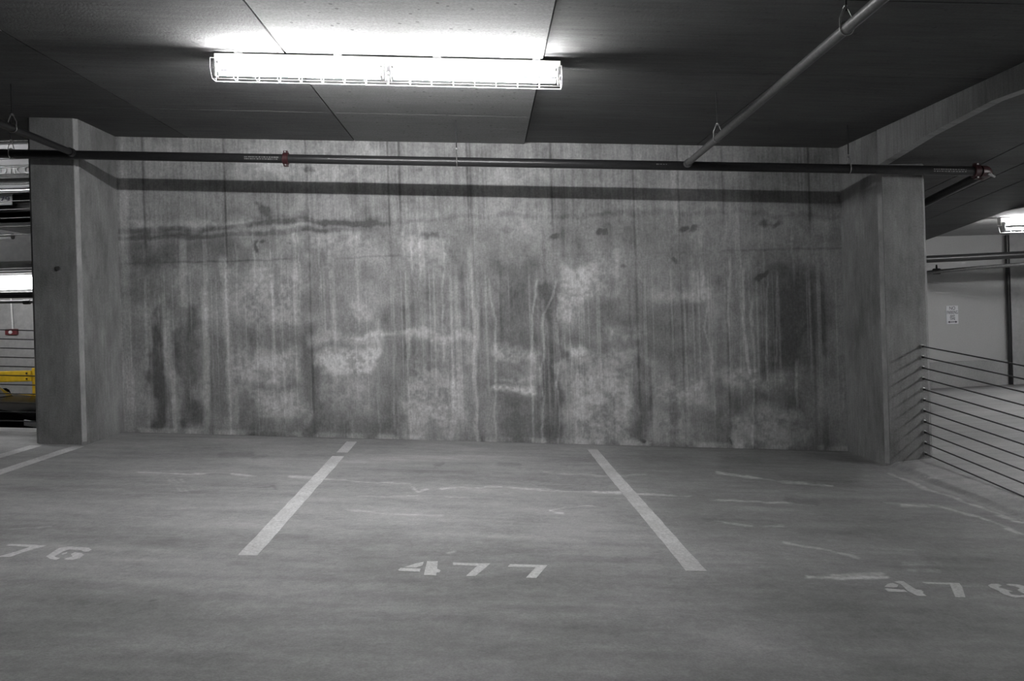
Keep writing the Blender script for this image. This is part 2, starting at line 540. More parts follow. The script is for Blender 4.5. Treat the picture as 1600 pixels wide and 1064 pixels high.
for pts, w, a in [([(216, 738), (262, 739), (300, 741), (345, 739), (400, 743)], 1.6, .45), ([(450, 745), (520, 748), (560, 752), (640, 757), (652, 768), (668, 764)], 1.5, .4),
                  ([(690, 763), (760, 761), (860, 766), (970, 770), (1075, 776)], 1.6, .45), ([(862, 797), (880, 792), (905, 791), (940, 793)], 1.5, .5), ([(862, 797), (869, 801), (880, 802)], 2.0, .5),
                  ([(1120, 738), (1190, 748), (1240, 754), (1302, 759)], 2.0, .6), ([(1108, 780), (1150, 782), (1200, 784), (1272, 790)], 1.8, .55), ([(1115, 814), (1175, 821)], 2.2, .4),
                  ([(1196, 822), (1224, 820)], 3.0, .45), ([(1262, 901), (1285, 903), (1310, 904), (1350, 903), (1386, 902)], 2.6, .75), ([(1300, 899), (1380, 896)], 3, .4), ([(1225, 848), (1290, 860), (1342, 871)], 1.8, .4),
                  ([(1390, 741), (1437, 759), (1509, 785), (1596, 817)], 2.2, .55), ([(1410, 789), (1468, 791), (1530, 808), (1600, 835)], 2.2, .6), ([(1380, 784), (1468, 791)], 1.6, .3),
                  ([(20, 825), (78, 823)], 1.8, .35), ([(545, 796), (600, 803), (690, 806)], 1.6, .22), ([(560, 776), (660, 774), (740, 777)], 1.6, .18), ([(850, 738), (940, 743), (1010, 742)], 1.6, .25),
                  ([(262, 746), (284, 768)], 1.3, .25), ([(270, 745), (296, 772)], 1.3, .25), ([(280, 744), (302, 764)], 1.3, .25), ([(700, 865), (712, 862)], 2, .4),
                  ([(1410, 880), (1470, 882)], 3, .22), ([(1420, 890), (1465, 892)], 2.5, .2), ([(1440, 745), (1500, 752)], 1.6, .3)]:
    d = seg_dist(PU + wob_u, PV + wob_v * .5, pts)
    w = w * (.55 + .5 * broken)
    tone += (1 - sstep(w * .4, w * 1.4, d)) * a * 1.6 * (.40 + .60 * broken) * (.4 + 1.1 * n4)
for pts, w, a in [([(0, 905), (200, 917), (300, 928), (460, 948), (600, 957)], 7, .12), ([(0, 925), (120, 935), (300, 950)], 9, .08), ([(600, 957), (760, 968), (1000, 985)], 8, .10), ([(880, 975), (1100, 1005)], 9, .08),
                  ([(345, 710), (395, 710)], 4, .20), ([(395, 717), (412, 714)], 3, .18), ([(402, 762), (425, 760), (432, 763)], 1.4, .3), ([(780, 725), (808, 728)], 4, .16), ([(1140, 722), (1330, 738)], 16, .28),  # last stroke of this row paints the shadow along the right wall foot
                  ([(1230, 782), (1275, 786)], 5, .25), ([(1010, 712), (1180, 716)], 10, .12), ([(540, 858), (560, 858)], 4, .14), ([(470, 714), (540, 712)], 8, .10), ([(200, 708), (340, 706)], 10, .08),
                  ([(1460, 880), (1600, 905)], 22, .20), ([(1300, 800), (1480, 835)], 22, .12), ([(235, 939), (241, 938)], 2, .35), ([(683, 727), (690, 726)], 3, .3)]:
    d = seg_dist(PU + wob_u, PV + wob_v, pts)
    tone -= (1 - sstep(w * .4, w * 1.7, d)) * a * (.7 + .5 * n3)
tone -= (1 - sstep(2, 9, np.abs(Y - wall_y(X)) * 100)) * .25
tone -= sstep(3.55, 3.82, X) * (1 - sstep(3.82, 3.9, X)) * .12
tone *= 1 - .22 * sstep(1.0, 1.6, X + (n2 - .5) * .8) * (1 - sstep(3.7, 3.9, X))      # right-hand stall darker
tone *= 1 - .16 * (1 - sstep(3.3, 4.7, Y + (n1 - .5) * 2.5))      # aisle darkened: lamp falloff painted into the tone, plus tyre dirt
tone = np.clip(tone, .35, 2.2)
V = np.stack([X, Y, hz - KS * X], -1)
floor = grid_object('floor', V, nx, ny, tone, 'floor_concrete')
struct(floor, 'grey concrete parking deck with scuffs and pale cracks')
fb = MB()                                             # the rest of the deck behind the camera and to the sides, and the slab body
for (x0, y0, x1, y1, h0, h1) in [(-12, -22, 4.36, 2.6, -.25, 0.0), (-12, 2.6, -6.2, 9.06, -.25, 0.0), (-6.2, 2.6, 4.36, 9.06, -.25, -.03)]:
    fb.box((x0, y0, h0), (x1, y1, h1), S)
fs = fb.build('floor_slab', 'ramp_concrete', floor)

# ---- soffit: cast in panels, each its own piece
ceiling = struct(MB().box((-12, -22, H + .20), (4.36, 9.2, H + .34), S).build('ceiling', 'ceiling_concrete'), 'dark board-marked concrete soffit in cast panels')
xe = [-12, -8.9, -7.05, -5.15, -3.28, -1.425, .458, 2.34, 3.88]
ye = [9.2, 7.60, 6.14, 4.68, 3.22, 1.76, .3, -1.2, -2.7, -4.2, -5.7, -8.7, -11.7, -14.7, -18, -22]
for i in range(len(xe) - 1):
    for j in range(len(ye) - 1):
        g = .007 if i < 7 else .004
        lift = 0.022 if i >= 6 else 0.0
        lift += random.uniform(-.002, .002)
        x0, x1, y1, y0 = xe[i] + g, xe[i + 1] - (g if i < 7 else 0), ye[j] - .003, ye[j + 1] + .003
        MB().box((x0, y0, H + lift), (x1, y1, H + .21), S).build('ceiling_panel', 'pale_soffit' if i == 5 and j < 4 else 'mid_soffit' if i == 4 and j < 4 else 'ceiling_concrete', ceiling)  # panels around the strip light are paler, part of its glow put into colour

# ---- pillars
def pillar(name, x0, x1, y0, y1, h1, label):
    t = thing(name, S((x0 + x1) / 2, y0, 0), label, 'pillar')
    c = .040
    ring = [(x0 + c, y0), (x1 - c, y0), (x1, y0 + c), (x1, y1), (x0, y1), (x0, y0 + c)]
    MB().prism([S(x, y, -.02) for x, y in ring], [S(x, y, h1) for x, y in ring]).build('shaft', 'pillar_concrete', t)
    return t


pl = pillar('concrete_pillar', -4.62, -4.105, 8.08, 9.2, H + .02, 'concrete pillar at the left end of the stained wall')
pr = pillar('concrete_pillar', 3.885, 4.36, 7.9, 9.1, H + .02, 'concrete pillar between the stained wall and the ramp')
for (u, v) in ((91, 419),):
    p = at(u, v, 8.07)
    MB().tube([p + Vector((0, .02, 0)), p + Vector((0, -.012, 0))], .022, 10).build('tie_hole_plug', 'zinc', pl, True)
# painted highlight: pale strips stand in for the lit chamfered corners
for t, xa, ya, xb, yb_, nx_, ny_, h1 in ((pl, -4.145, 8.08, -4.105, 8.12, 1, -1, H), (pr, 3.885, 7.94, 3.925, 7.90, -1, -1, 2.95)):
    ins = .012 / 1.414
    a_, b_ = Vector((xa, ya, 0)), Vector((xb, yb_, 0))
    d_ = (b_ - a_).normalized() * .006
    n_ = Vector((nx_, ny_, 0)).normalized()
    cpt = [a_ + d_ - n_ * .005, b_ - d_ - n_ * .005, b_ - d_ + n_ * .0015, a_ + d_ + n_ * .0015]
    MB().prism([S(p.x, p.y, .03) for p in cpt], [S(p.x, p.y, h1) for p in cpt]).build('highlight_strip', 'edge_highlight', t)

# ---- edge beam over the right pillar, haunched
def soffit_h(y):
    return float(np.interp(y, [5.75, 6.1, 7.0, 7.9, 12.2], [3.133, 3.145, 3.084, 2.975, 2.975 - .112 * 4.3]))


bm = MB()
yy = [-22, 2, 5.0, 5.75, 6.1, 6.5, 7.0, 7.45, 7.895]
for a, b in zip(yy[:-1], yy[1:]):
    bm.hexa([S(3.885, a, soffit_h(a)), S(3.97, a, soffit_h(a)), S(3.97, b, soffit_h(b)), S(3.885, b, soffit_h(b)),
             S(3.885, a, H + .3), S(3.97, a, H + .3), S(3.97, b, H + .3), S(3.885, b, H + .3)])
tag(bm.build('edge_beam', 'beam_concrete'), 'haunched concrete beam running from the right pillar overhead', 'beam')

# ---- ramp bay on the right: sloping soffit in strips
cr = MB()
yy = [-22, 5.0, 5.75, 6.1, 7.0, 7.9, 9.5, 12.2]


def strip(name, x0, x1, parent, mt='ceiling_concrete'):
    m = MB()
    for a, b in zip(yy[:-1], yy[1:]):
        zz = lambda x, y, d: Vector((x, y, soffit_h(y) - KS * 3.885 + .03 * (x - 3.885) * 0 + d))
        m.hexa([zz(x0, a, .005), zz(x1, a, .005), zz(x1, b, .005), zz(x0, b, .005), zz(x0, a, .22), zz(x1, a, .22), zz(x1, b, .22), zz(x0, b, .22)])
    return m.build(name, mt, parent)


ceiling_ramp = struct(strip('ceiling_ramp', 3.972, 4.95, None), 'sloping concrete soffit over the ramp')
for x0, x1 in ((4.965, 5.38), (5.395, 5.82), (5.835, 6.62)):
    strip('soffit_strip', x0, x1, ceiling_ramp)
zc2 = 2.52
ceiling_far = struct(MB().box((6.62, -22, zc2), (16, 15, zc2 + .3)).build('ceiling_far', 'far_concrete'), 'lit flat soffit beyond the ramp')
MB().box((3.9, 12.2, zc2), (6.62, 15, zc2 + .3)).build('soffit_strip', 'far_concrete', ceiling_far)

# ramp floor: climbs away from the camera, wall at its far end
e0 = S(4.37, 7.9, .098)
def rampz(x, y):
    zw = at(1458, 607, 14.2).z + (x - 7.9) * .025
    z0 = e0.z + .034 * (y - 7.9) - .004
    t = np.clip((y - 7.9) / (14.2 - 7.9), 0, 1)
    return z0 * (1 - t) + zw * t
m = MB()
ysr = list(np.linspace(-22, 14.3, 40))
xsr = [4.33] + list(np.linspace(4.37, 16, 12))
n = len(xsr)
pts = [Vector((x, y, float(rampz(x, y)))) for y in ysr for x in xsr]
m.poly(pts, [(j * n + i, j * n + i + 1, (j + 1) * n + i + 1, (j + 1) * n + i) for j in range(len(ysr) - 1) for i in range(n - 1)])
lo = [Vector((4.37, -6, -1.2)), Vector((16, -6, -1.2)), Vector((16, 14.3, -1.2)), Vector((4.37, 14.3, -1.2))]
floor_ramp = struct(m.build('floor_ramp', 'ramp_concrete', smooth=True), 'concrete ramp floor behind the cable railing')
sd = floor_ramp.modifiers.new('thickness', 'SOLIDIFY')
sd.thickness = .3
sd.offset = -1

# far wall of the ramp bay with kick band, and the return at its right
YF = 14.2
w0, w1 = at(1440, 400, YF).x - 3, 16.0
wf = struct(MB().box((w0, YF, -1), (w1, YF + .25, 3.2)).build('wall_far', 'painted_wall'), 'pale painted wall behind the ramp')
pb0, pb1 = at(1458, 566, YF - .05), at(1576, 562, YF - .05)
sl = (pb1.z - pb0.z) / (pb1.x - pb0.x)
zb = lambda x: pb0.z + sl * (x - pb0.x)
kb = MB().hexa([Vector((w0, YF - .06, -.9)), Vector((w1, YF - .06, -.9)), Vector((w1, YF + .02, -.9)), Vector((w0, YF + .02, -.9)),
                Vector((w0, YF - .06, zb(w0))), Vector((w1, YF - .06, zb(w1))), Vector((w1, YF + .02, zb(w1))), Vector((w0, YF + .02, zb(w0)))])
kb.build('kick_band', 'ramp_concrete', wf)
xr = at(1581, 500, YF - .14).x
fp = thing('concrete_pillar', Vector((xr + .4, YF - .14, rampz(xr + .4, YF - .14))), 'concrete pillar at the far right beside the pale ramp wall', 'pillar')
MB().box((xr, YF - .14, -.6), (xr + .9, YF + .02, zc2 + .02)).build('shaft', 'far_concrete', fp)
xq = at(1577, 500, YF - .1).x  # dark strip put where a gap lies in shadow beside the pillar
tag(MB().tube([Vector((xq, YF - .1, rampz(xq, YF) + .02)), Vector((xq, YF - .1, zc2 - .02))], .035, 10).build('shadow_gap_strip', 'black_pipe', smooth=True),
    'dark upright strip standing in for a shadowed gap at the far ramp wall', 'pipe')

# rear and side enclosure of the garage, behind the camera
struct(MB().box((-12, -22.3, -2), (16, -22, 4.5)).build('wall_rear', 'pillar_concrete'), 'plain concrete wall behind the parking aisle')
struct(MB().box((16, -22, -2), (16.3, 15, 4)).build('wall_right', 'pillar_concrete'), 'plain concrete wall closing the ramp bay')

# ================================================================== LEVELS SEEN LEFT OF THE PILLAR
ZL = -0.86                                            # lower level floor
struct(MB().box((-16, 9.06, ZL - .25), (-3.9, 15.4, ZL)).build('floor_lower', 'ramp_concrete'), 'concrete floor of the lower level')
struct(MB().box((-16, 15.2, ZL), (-3.9, 15.5, 5)).build('wall_lower', 'far_concrete'), 'grey concrete wall at the back of the lower level')
struct(MB().box((-3.95, 9.25, ZL), (-3.7, 15.2, 5)).build('wall_lower_side', 'far_concrete'), 'side wall of the lower level')
YD = 10.3
zt, zu = at(25, 377.5, YD).z, at(25, 408, YD).z
deck_up = struct(MB().box((-16, YD, zu), (-3.95, 15.2, zt)).build('ceiling_lower', 'far_concrete'), 'slab edge of the upper deck with ribbed soffit')
for i in range(6):
    y = YD + .5 + i * .55
    MB().box((-16, y, zu - .05), (-3.95, y + .22, zu + .01)).build('rib', 'far_concrete', deck_up)
struct(MB().box((-16, 9.2, 4.9), (-3.95, 15.2, 5.1)).build('ceiling_upper', 'ceiling_concrete'), 'dark soffit above the upper deck')


def cable_rail(name, label, n, line, anchors=None, group=None, post=None):
    """line(i) -> list of points of cable i"""
    t = thing(name, line(0)[0], label, 'railing', group)
    for i in range(n):
        c = MB().tube(line(i), .0065, 6).build('cable', 'cable_steel', t, True)
        if anchors:
            p, d = anchors(i)
            MB().tube([p - d * .03, p + d * .012, p + d * .016], [.021, .021, .012], 12).build('anchor_sleeve', 'zinc', c, True)
            MB().tube([p + d * .014, p + d * .04], [.012, .010], 8).build('anchor_nut', 'dark_plastic', c, True)
    if post:
        post(t)
    return t


# railing by the left pillar, on our own deck
def lpost(t):
    for x in (-7.6, -10.2):
        MB().box((x, 8.80, 0), (x + .06, 8.86, 1.15), S).build('post', 'cable_steel', t)


cable_rail('cable_railing', 'taut black cable railing left of the left pillar at deck level', 11,
           lambda i: [S(-4.60, 8.83, 1.115 - .1005 * i), S(-7.4, 8.83, 1.115 - .1005 * i), S(-10.2, 8.83, 1.115 - .1005 * i)], post=lpost)


def upost(t):
    for x in (-4.3, -8.2):
        MB().box((x, YD + .08, zt), (x + .05, YD + .13, zt + 1.15)).build('post', 'cable_steel', t)


za = at(25, 368, YD + .1).z
cable_rail('cable_railing', 'taut cable railing along the upper deck in front of the silver pickup', 10,
           lambda i: [Vector((-4.2, YD + .1, za + .11 * i + .02)), Vector((-12, YD + .1, za + .11 * i - .03))], post=upost)

# fluorescent fixture body used several times
def fixture(name, x0, x1, y, h, tr, label, tube_mt, near=-1, sections=2, dim_mt=None, guard=True, group=None, simple_lens=False):
    """strip light: channel, lamps on its near side, wire guard; tr maps (x, y, h) to the world"""
    t = thing(name, tr((x0 + x1) / 2, y, h), label, 'ceiling light', group)
    s = near
    ya, yb = sorted((y + s * -.045, y + s * .035))
    ch = MB().box((x0, ya, h - .112), (x1, yb, h - .012), tr).build('channel', 'white_enamel', t, bevel=.004)
    L = (x1 - x0) / sections
    for k in range(4):
        xk = x0 + (x1 - x0) * (.07 + .2867 * k)
        MB().box((xk - .03, y - .03, h - .014), (xk + .03, y + .02, h + .026), tr).build('mount_spacer', 'steel', ch)
    for q in range(sections):
        xa, xb = x0 + q * L + .045, x0 + (q + 1) * L - .045
        for mtq, dy, dh in ((dim_mt or tube_mt, s * .068, -.095), (tube_mt, s * .062, -.168)):
            lamp = MB().tube([tr(xa, y + dy, h + dh), tr(xb, y + dy, h + dh)], .0165, 14).build('tube', mtq, t, True)
            for xx, sg in ((xa, -1), (xb, 1)):
                MB().tube([tr(xx - sg * .004, y + dy, h + dh), tr(xx + sg * .022, y + dy, h + dh)], .0178, 12).build('end_cap', 'steel', lamp, True)
        for xx in (xa - .028, xb + .014):
            MB().box((xx, y + min(s * .03, s * .088), h - .192), (xx + .014, y + max(s * .03, s * .088), h - .07), tr).build('lampholder', 'white_enamel', t, bevel=.003)
        if guard:
            g = MB()
            prof = [(s * .035, -.05), (s * .125, -.075), (s * .135, -.15), (s * .09, -.215), (s * .015, -.215), (-s * .02, -.14)]
            ga, gb = x0 + q * L + .004, x0 + (q + 1) * L - .004
            for (dy, dh) in prof[1:5]:
                g.tube([tr(ga, y + dy, h + dh), tr(gb, y + dy, h + dh)], .0022, 5)
            nw = 9
            for k in range(nw):
                xk = ga + (gb - ga) * k / (nw - 1)
                g.tube([tr(xk, y + dy, h + dh) for dy, dh in prof], .0022, 5)
            g.build('wire_guard', 'wire_white', t, True)
    return t


fixture('fluorescent_fixture', -1.944, .581, 5.86, H, S, 'large lit double strip light with wire guard above the stall', 'tube_main', dim_mt='tube_main_dim')

# lower level strip light, black pipes, wall device, barrier
lf = at(28, 443, 12.6)
lt = thing('fluorescent_fixture', lf, 'lit strip light with grey trim under the upper deck at far left', 'ceiling light')
xr_, xl_ = at(75, 443, 12.6).x, at(-160, 443, 12.6).x
ztop, zbot = at(28, 435, 12.6).z, at(28, 452, 12.6).z
MB().box((xl_, 12.62, ztop - .01), (xr_, 12.75, zu - .04)).build('channel', 'white_enamel', lt)
MB().box((xl_, 12.58, zbot), (xr_, 12.74, ztop)).build('diffuser', 'tube_lower', lt, bevel=.02)
MB().box((xl_, 12.57, zbot - .045), (xr_, 12.75, zbot)).build('trim', 'white_enamel', lt)
p0, p1 = at(-120, 463, 12.0), at(90, 460, 12.0)
tag(MB().tube([p0, p1], .048, 12).build('overhead_pipe', 'black_pipe', smooth=True), 'thick black pipe below the strip light at far left', 'pipe')
op = thing('overhead_pipe', at(30, 472, 12.4), 'thin dark pipe with coupling under the thick black pipe at far left', 'pipe')
MB().tube([at(-120, 473, 12.4), at(90, 471, 12.4)], .024, 10).build('pipe', 'grey_pipe', op, True)
c0 = at(42, 472, 12.4)
MB().tube([c0 + Vector((-.05, 0, 0)), c0 + Vector((.05, 0, 0))], .036, 12).build('coupling', 'black_pipe', op, True)
YW = 15.2
d0 = at(18, 519, YW - .04)
al = thing('fire_alarm', d0, 'dark red fire alarm with white lamp on the lower level wall', 'alarm')
MB().box((d0.x - .11, YW - .07, d0.z - .05), (d0.x + .11, YW + .005, d0.z + .06)).build('backbox', 'alarm_red', al, bevel=.01)
MB().tube([Vector((d0.x, YW - .06, d0.z)), Vector((d0.x, YW - .09, d0.z)), Vector((d0.x, YW - .105, d0.z))], [.035, .032, .012], 12).build('strobe_lens', 'lens_glass', al, True)
MB().tube([Vector((d0.x + .02, YW - .03, d0.z + .06)), Vector((d0.x - .01, YW - .03, zu - .02))], .016, 8).build('conduit', 'wire_white', al, True)

yb = 13.9
br = thing('guard_barrier', Vector((at(58, 600, yb).x, yb, ZL)), 'yellow steel guard barrier behind the black car', 'barrier')
xa, xb = at(53, 600, yb).x, at(64, 600, yb).x
zt2 = at(58, 574.5, yb).z
MB().box((xa, yb - .06, ZL), (xb, yb + .06, zt2)).build('post', 'yellow_paint', br, bevel=.008)
MB().box((xa - 2.4, yb - .06, ZL), (xb - 2.4, yb + .06, zt2)).build('post', 'yellow_paint', br, bevel=.008)
for va, vb in ((579, 596), (616, 630)):
    za_, zb_ = at(25, va, yb).z, at(25, vb, yb).z
    rl = MB().box((xa - 4.2, yb - .10, zb_), (xa + .01, yb - .05, za_)).build('rail', 'yellow_paint', br, bevel=.012)
    for k in (.25, .75):
        b0 = Vector((xa - .06, yb - .10, zb_ + (za_ - zb_) * k))
        MB().tube([b0, b0 + Vector((0, -.02, 0))], .014, 8).build('bolt', 'dark_plastic', rl, True)


# black car on the lower level, facing right
def loft(m, secs):
    n = len(secs[0])
    base = len(m.v)
    for s_ in secs:
        m.v += [Vector(p) for p in s_]
    for i in range(len(secs) - 1):
        for k in range(n):
            k2 = (k + 1) % n
            m.f.append((base + i * n + k, base + i * n + k2, base + (i + 1) * n + k2, base + (i + 1) * n + k))
    m.f.append(tuple(base + k for k in range(n - 1, -1, -1)))
    m.f.append(tuple(base + (len(secs) - 1) * n + k for k in range(n)))
    return m


def wheel(parent, c, axis, r=.34, w=.22):
    c = Vector(c)
    axis = Vector(axis)
    ty = MB().tube([c - axis * w * .5, c - axis * w * .46, c + axis * w * .46, c + axis * w * .5], [r * .9, r, r, r * .9], 24).build('wheel', 'rubber', parent, True)
    MB().tube([c + axis * w * .44, c + axis * w * .52], [r * .68, r * .62], 20).build('rim', 'steel', ty, True)
    MB().tube([c - axis * w * .44, c - axis * w * .52], [r * .68, r * .62], 20).build('rim', 'steel', ty, True)


def build_car():
    nose = at(63, 650, 11.6)
    o = Vector((nose.x, 12.5, ZL))
    t = thing('black_car', o, 'glossy black car on the lower level behind the left railing', 'car')
    # stations measured back from the nose: (distance, half width, bottom, shoulder z, top z, top half width)
    st = [(0.0, .55, .35, .54, .64, .45), (.06, .70, .28, .68, .78, .58), (.2, .82, .24, .82, .93, .68), (.5, .88, .22, .92, 1.06, .74), (.9, .90, .22, .98, 1.13, .76), (1.3, .90, .22, 1.0, 1.17, .76),
          (1.5, .91, .22, 1.02, 1.18, .76), (2.2, .92, .22, 1.04, 1.16, .80), (3.3, .92, .22, 1.06, 1.18, .80), (4.0, .90, .24, 1.08, 1.2, .76), (4.35, .84, .30, 1.0, 1.12, .70), (4.45, .7, .4, .85, .95, .6)]
    secs = []
    for (d, w, b, sh, tp, tw) in st:
        x = o.x - d
        secs.append([(x, o.y - w * .9, ZL + b), (x, o.y - w, ZL + b + .14), (x, o.y - w, ZL + sh - .08), (x, o.y - w * .95, ZL + sh), (x, o.y - tw, ZL + tp - .02), (x, o.y - tw * .4, ZL + tp),
                     (x, o.y + tw * .4, ZL + tp), (x, o.y + tw, ZL + tp - .02), (x, o.y + w * .95, ZL + sh), (x, o.y + w, ZL + sh - .08), (x, o.y + w, ZL + b + .14), (x, o.y + w * .9, ZL + b)])
    body = loft(MB(), secs).build('body', 'car_black', t, True)
    cab = [(1.25, .74, 1.12, 1.17), (1.6, .73, 1.12, 1.40), (2.05, .70, 1.12, 1.60), (2.8, .68, 1.12, 1.64), (3.5, .68, 1.12, 1.58), (4.15, .70, 1.12, 1.22)]
    secs = [[(o.x - d, o.y - w, ZL + a), (o.x - d, o.y - w * .84, ZL + b - .04), (o.x - d, o.y - w * .7, ZL + b), (o.x - d, o.y + w * .7, ZL + b), (o.x - d, o.y + w * .84, ZL + b - .04), (o.x - d, o.y + w, ZL + a)] for d, w, a, b in cab]
    loft(MB(), secs).build('cabin', 'car_glass', t, True)
    MB().tube([Vector((o.x - 2.15, o.y, ZL + 1.60)), Vector((o.x - 2.8, o.y, ZL + 1.645)), Vector((o.x - 3.5, o.y, ZL + 1.585))], .02, 8).build('roof_rail', 'car_black', t, True)
    for sy in (-1, 1):
        hl = loft(MB(), [[(o.x - .10 - dd, o.y + sy * (.74 + .16 * dd * 2), ZL + z) for z in (.79 + .25 * dd, .86 + .32 * dd)] + [(o.x - .10 - dd, o.y + sy * (.775 + .16 * dd * 2), ZL + z) for z in (.86 + .32 * dd, .79 + .25 * dd)] for dd in (0, .09, .18)])
        hl.build('headlight', 'headlight', t, True)
        mi = MB().tube([Vector((o.x - 1.62, o.y + sy * .86, ZL + 1.12)), Vector((o.x - 1.66, o.y + sy * 1.0, ZL + 1.16)), Vector((o.x - 1.68, o.y + sy * 1.06, ZL + 1.16))], [.03, .09, .06], 10)
        mi.build('side_mirror', 'car_black', t, True)
        for d in (.85, 3.55):
            wheel(t, (o.x - d, o.y + sy * .80, ZL + .335), (0, sy, 0))
        MB().tube([Vector((o.x - .75, o.y + sy * .93, ZL + .62)), Vector((o.x - .68, o.y + sy * .925, ZL + .70))], .015, 6).build('side_trim', 'chrome', t, True)
    MB().box((o.x - .02, o.y - .4, ZL + .38), (o.x + .015, o.y + .4, ZL + .54)).build('grille', 'dark_plastic', t, bevel=.01)


build_car()


def text_mesh(name, s, size, mt, parent, loc, rot, depth=.004, width=None):
    cu = bpy.data.curves.new('lettering', 'FONT')
    cu.body = s
    cu.size = size
    cu.align_x = 'CENTER'
    cu.align_y = 'CENTER'
    cu.extrude = depth
    tmp = bpy.data.objects.new('lettering', cu)
    col.objects.link(tmp)
    dg = bpy.context.evaluated_depsgraph_get()
    me = bpy.data.meshes.new_from_object(tmp.evaluated_get(dg))
    bpy.data.objects.remove(tmp)
    bpy.data.curves.remove(cu)
    xs_ = [v.co.x for v in me.vertices]
    if width:
        k = width / (max(xs_) - min(xs_))
        for v in me.vertices:
            v.co.x *= k
    me.transform(rot)
    off = origin_of(parent)
    for v in me.vertices:
        v.co += Vector(loc) - off
    me.materials.clear()
    me.materials.append(M[mt])
    o = bpy.data.objects.new(name, me)
    col.objects.link(o)
    o.parent = parent
    return o


FACE = Matrix.Rotation(math.pi / 2, 4, 'X')           # upright text facing the camera


# silver pickup backed up to the upper deck's railing
def build_pickup():
    yr = 10.75
    xrr = at(78, 300, yr).x
    x0, x1 = xrr - 2.0, xrr
    t = thing('pickup_truck', Vector(((x0 + x1) / 2, yr, zt)), 'silver pickup with chrome bumper on the upper deck at far left', 'truck')
    zz = lambda v: at(25, v, yr).z
    body = MB()
    ring = [(x0 + .1, zz(330)), (x0, zz(315)), (x0, zz(240)), (x0 + .06, zz(222)), (x1 - .06, zz(222)), (x1, zz(240)), (x1, zz(315)), (x1 - .1, zz(330))]
    body.prism([Vector((x, yr + .06, z)) for x, z in ring], [Vector((x, yr + 2.0, z)) for x, z in ring])
    body.build('bed', 'silver_paint', t, True, bevel=.02)
    cabr = [(x0 + .05, zz(330)), (x0 + .02, zz(225)), (x0 + .2, zz(168)), (x1 - .2, zz(168)), (x1 - .02, zz(225)), (x1 - .05, zz(330))]
    MB().prism([Vector((x, yr + 2.02, z)) for x, z in cabr], [Vector((x, yr + 3.6, z)) for x, z in cabr]).build('cab', 'silver_paint', t, True, bevel=.03)
    hood = [(x0 + .04, zz(330)), (x0 + .04, zz(245)), (x0 + .2, zz(228)), (x1 - .2, zz(228)), (x1 - .04, zz(245)), (x1 - .04, zz(330))]
    MB().prism([Vector((x, yr + 3.6, z)) for x, z in hood], [Vector((x, yr + 4.3, z)) for x, z in hood]).build('hood', 'silver_paint', t, True, bevel=.03)
    MB().box((x0 + .25, yr + 1.99, zz(222)), (x1 - .25, yr + 2.03, zz(180))).build('rear_window', 'car_glass', t)
    tg = MB().box((x0 + .12, yr, zz(272)), (x1 - .12, yr + .06, zz(222))).build('tailgate', 'silver_paint', t, bevel=.02)
    MB().box((x0 + .10, yr - .015, zz(259)), (x1 - .10, yr + .01, zz(236))).build('tailgate_panel', 'silver_paint', tg, bevel=.012)
    MB().box((x0 + .10, yr - .02, zz(224)), (x1 - .10, yr + .05, zz(219.5))).build('top_cap', 'chrome', tg, bevel=.01)
    for ch, u in (('D', 5), ('I', 17), ('K', 27), ('C', 43)):
        text_mesh('letter', ch, .15, 'plate_white', tg, (at(u, 266, yr).x, yr - .004, zz(266)), FACE, .006)
    bp = MB()
    prof = [(0, 274), (-.10, 276), (-.13, 281), (-.12, 287), (-.04, 297), (.02, 298), (.02, 274)]
    bp.prism([Vector((x0 - .02, yr + d, zz(v))) for d, v in prof], [Vector((x1 + .02, yr + d, zz(v))) for d, v in prof])
    b = bp.build('bumper', 'chrome', t, True)
    MB().box((x0 + .02, yr - .10, zz(303)), (x1 - .02, yr + .02, zz(298))).build('step_pad', 'silver_paint', b, bevel=.01)
    MB().box((x0 + .1, yr - .02, zz(330)), (x1 - .1, yr + 1.2, zz(304))).build('underbody', 'dark_plastic', t)
    pc = at(2, 312, yr - .06)
    pt = MB().box((pc.x - .15, yr - .07, pc.z - .075), (pc.x + .15, yr - .055, pc.z + .075)).build('licence_plate', 'plate_white', t, bevel=.004)
    text_mesh('plate_text', '479', .10, 'plate_ink', pt, (pc.x + .02, yr - .072, pc.z), FACE, .002, .2)
    ex = at(4, 370, yr)
    MB().tube([Vector((ex.x + .15, yr - .02, ex.z)), Vector((ex.x - .1, yr + .02, ex.z)), Vector((ex.x - .4, yr + .4, ex.z + .03))], .04, 12).build('exhaust_pipe', 'steel', t, True)
    for x in (x0 + .16, x1 - .16):
        for y in (yr + 1.0, yr + 3.9):
            wheel(t, (x, y, zt + .37), (1, 0, 0), .37, .24)
        MB().box((x - .12 if x < -6 else x, yr - .01, zz(268)), (x if x < -6 else x + .12, yr + .08, zz(232))).build('tail_lamp', 'red_paint', t, bevel=.01)


build_pickup()
fixture('fluorescent_fixture', -9.2, -6.8, 9.75, 4.9, lambda x, y, z: Vector((x, y, z)), 'unseen strip light added above the upper deck railing to brighten the pickup', 'tube_pickup_fill', near=-1)  # lamp added out of view to brighten the pickup

# ================================================================== SPRINKLER PIPES
def YPx(x):
    return 7.79 - .0227 * x




_pa, _pb = at(0, 240, YPx(-4.8)), at(1530, 267.5, YPx(4.8))
_ha, _hb = _pa.z + KS * _pa.x, _pb.z + KS * _pb.x


def pipe_h(x):
    return _ha + (x - _pa.x) / (_pb.x - _pa.x) * (_hb - _ha)


def pipe_at(u, v=255):
    x = at(u, v, YPx(0)).x
    return at(u, v, YPx(x)).x


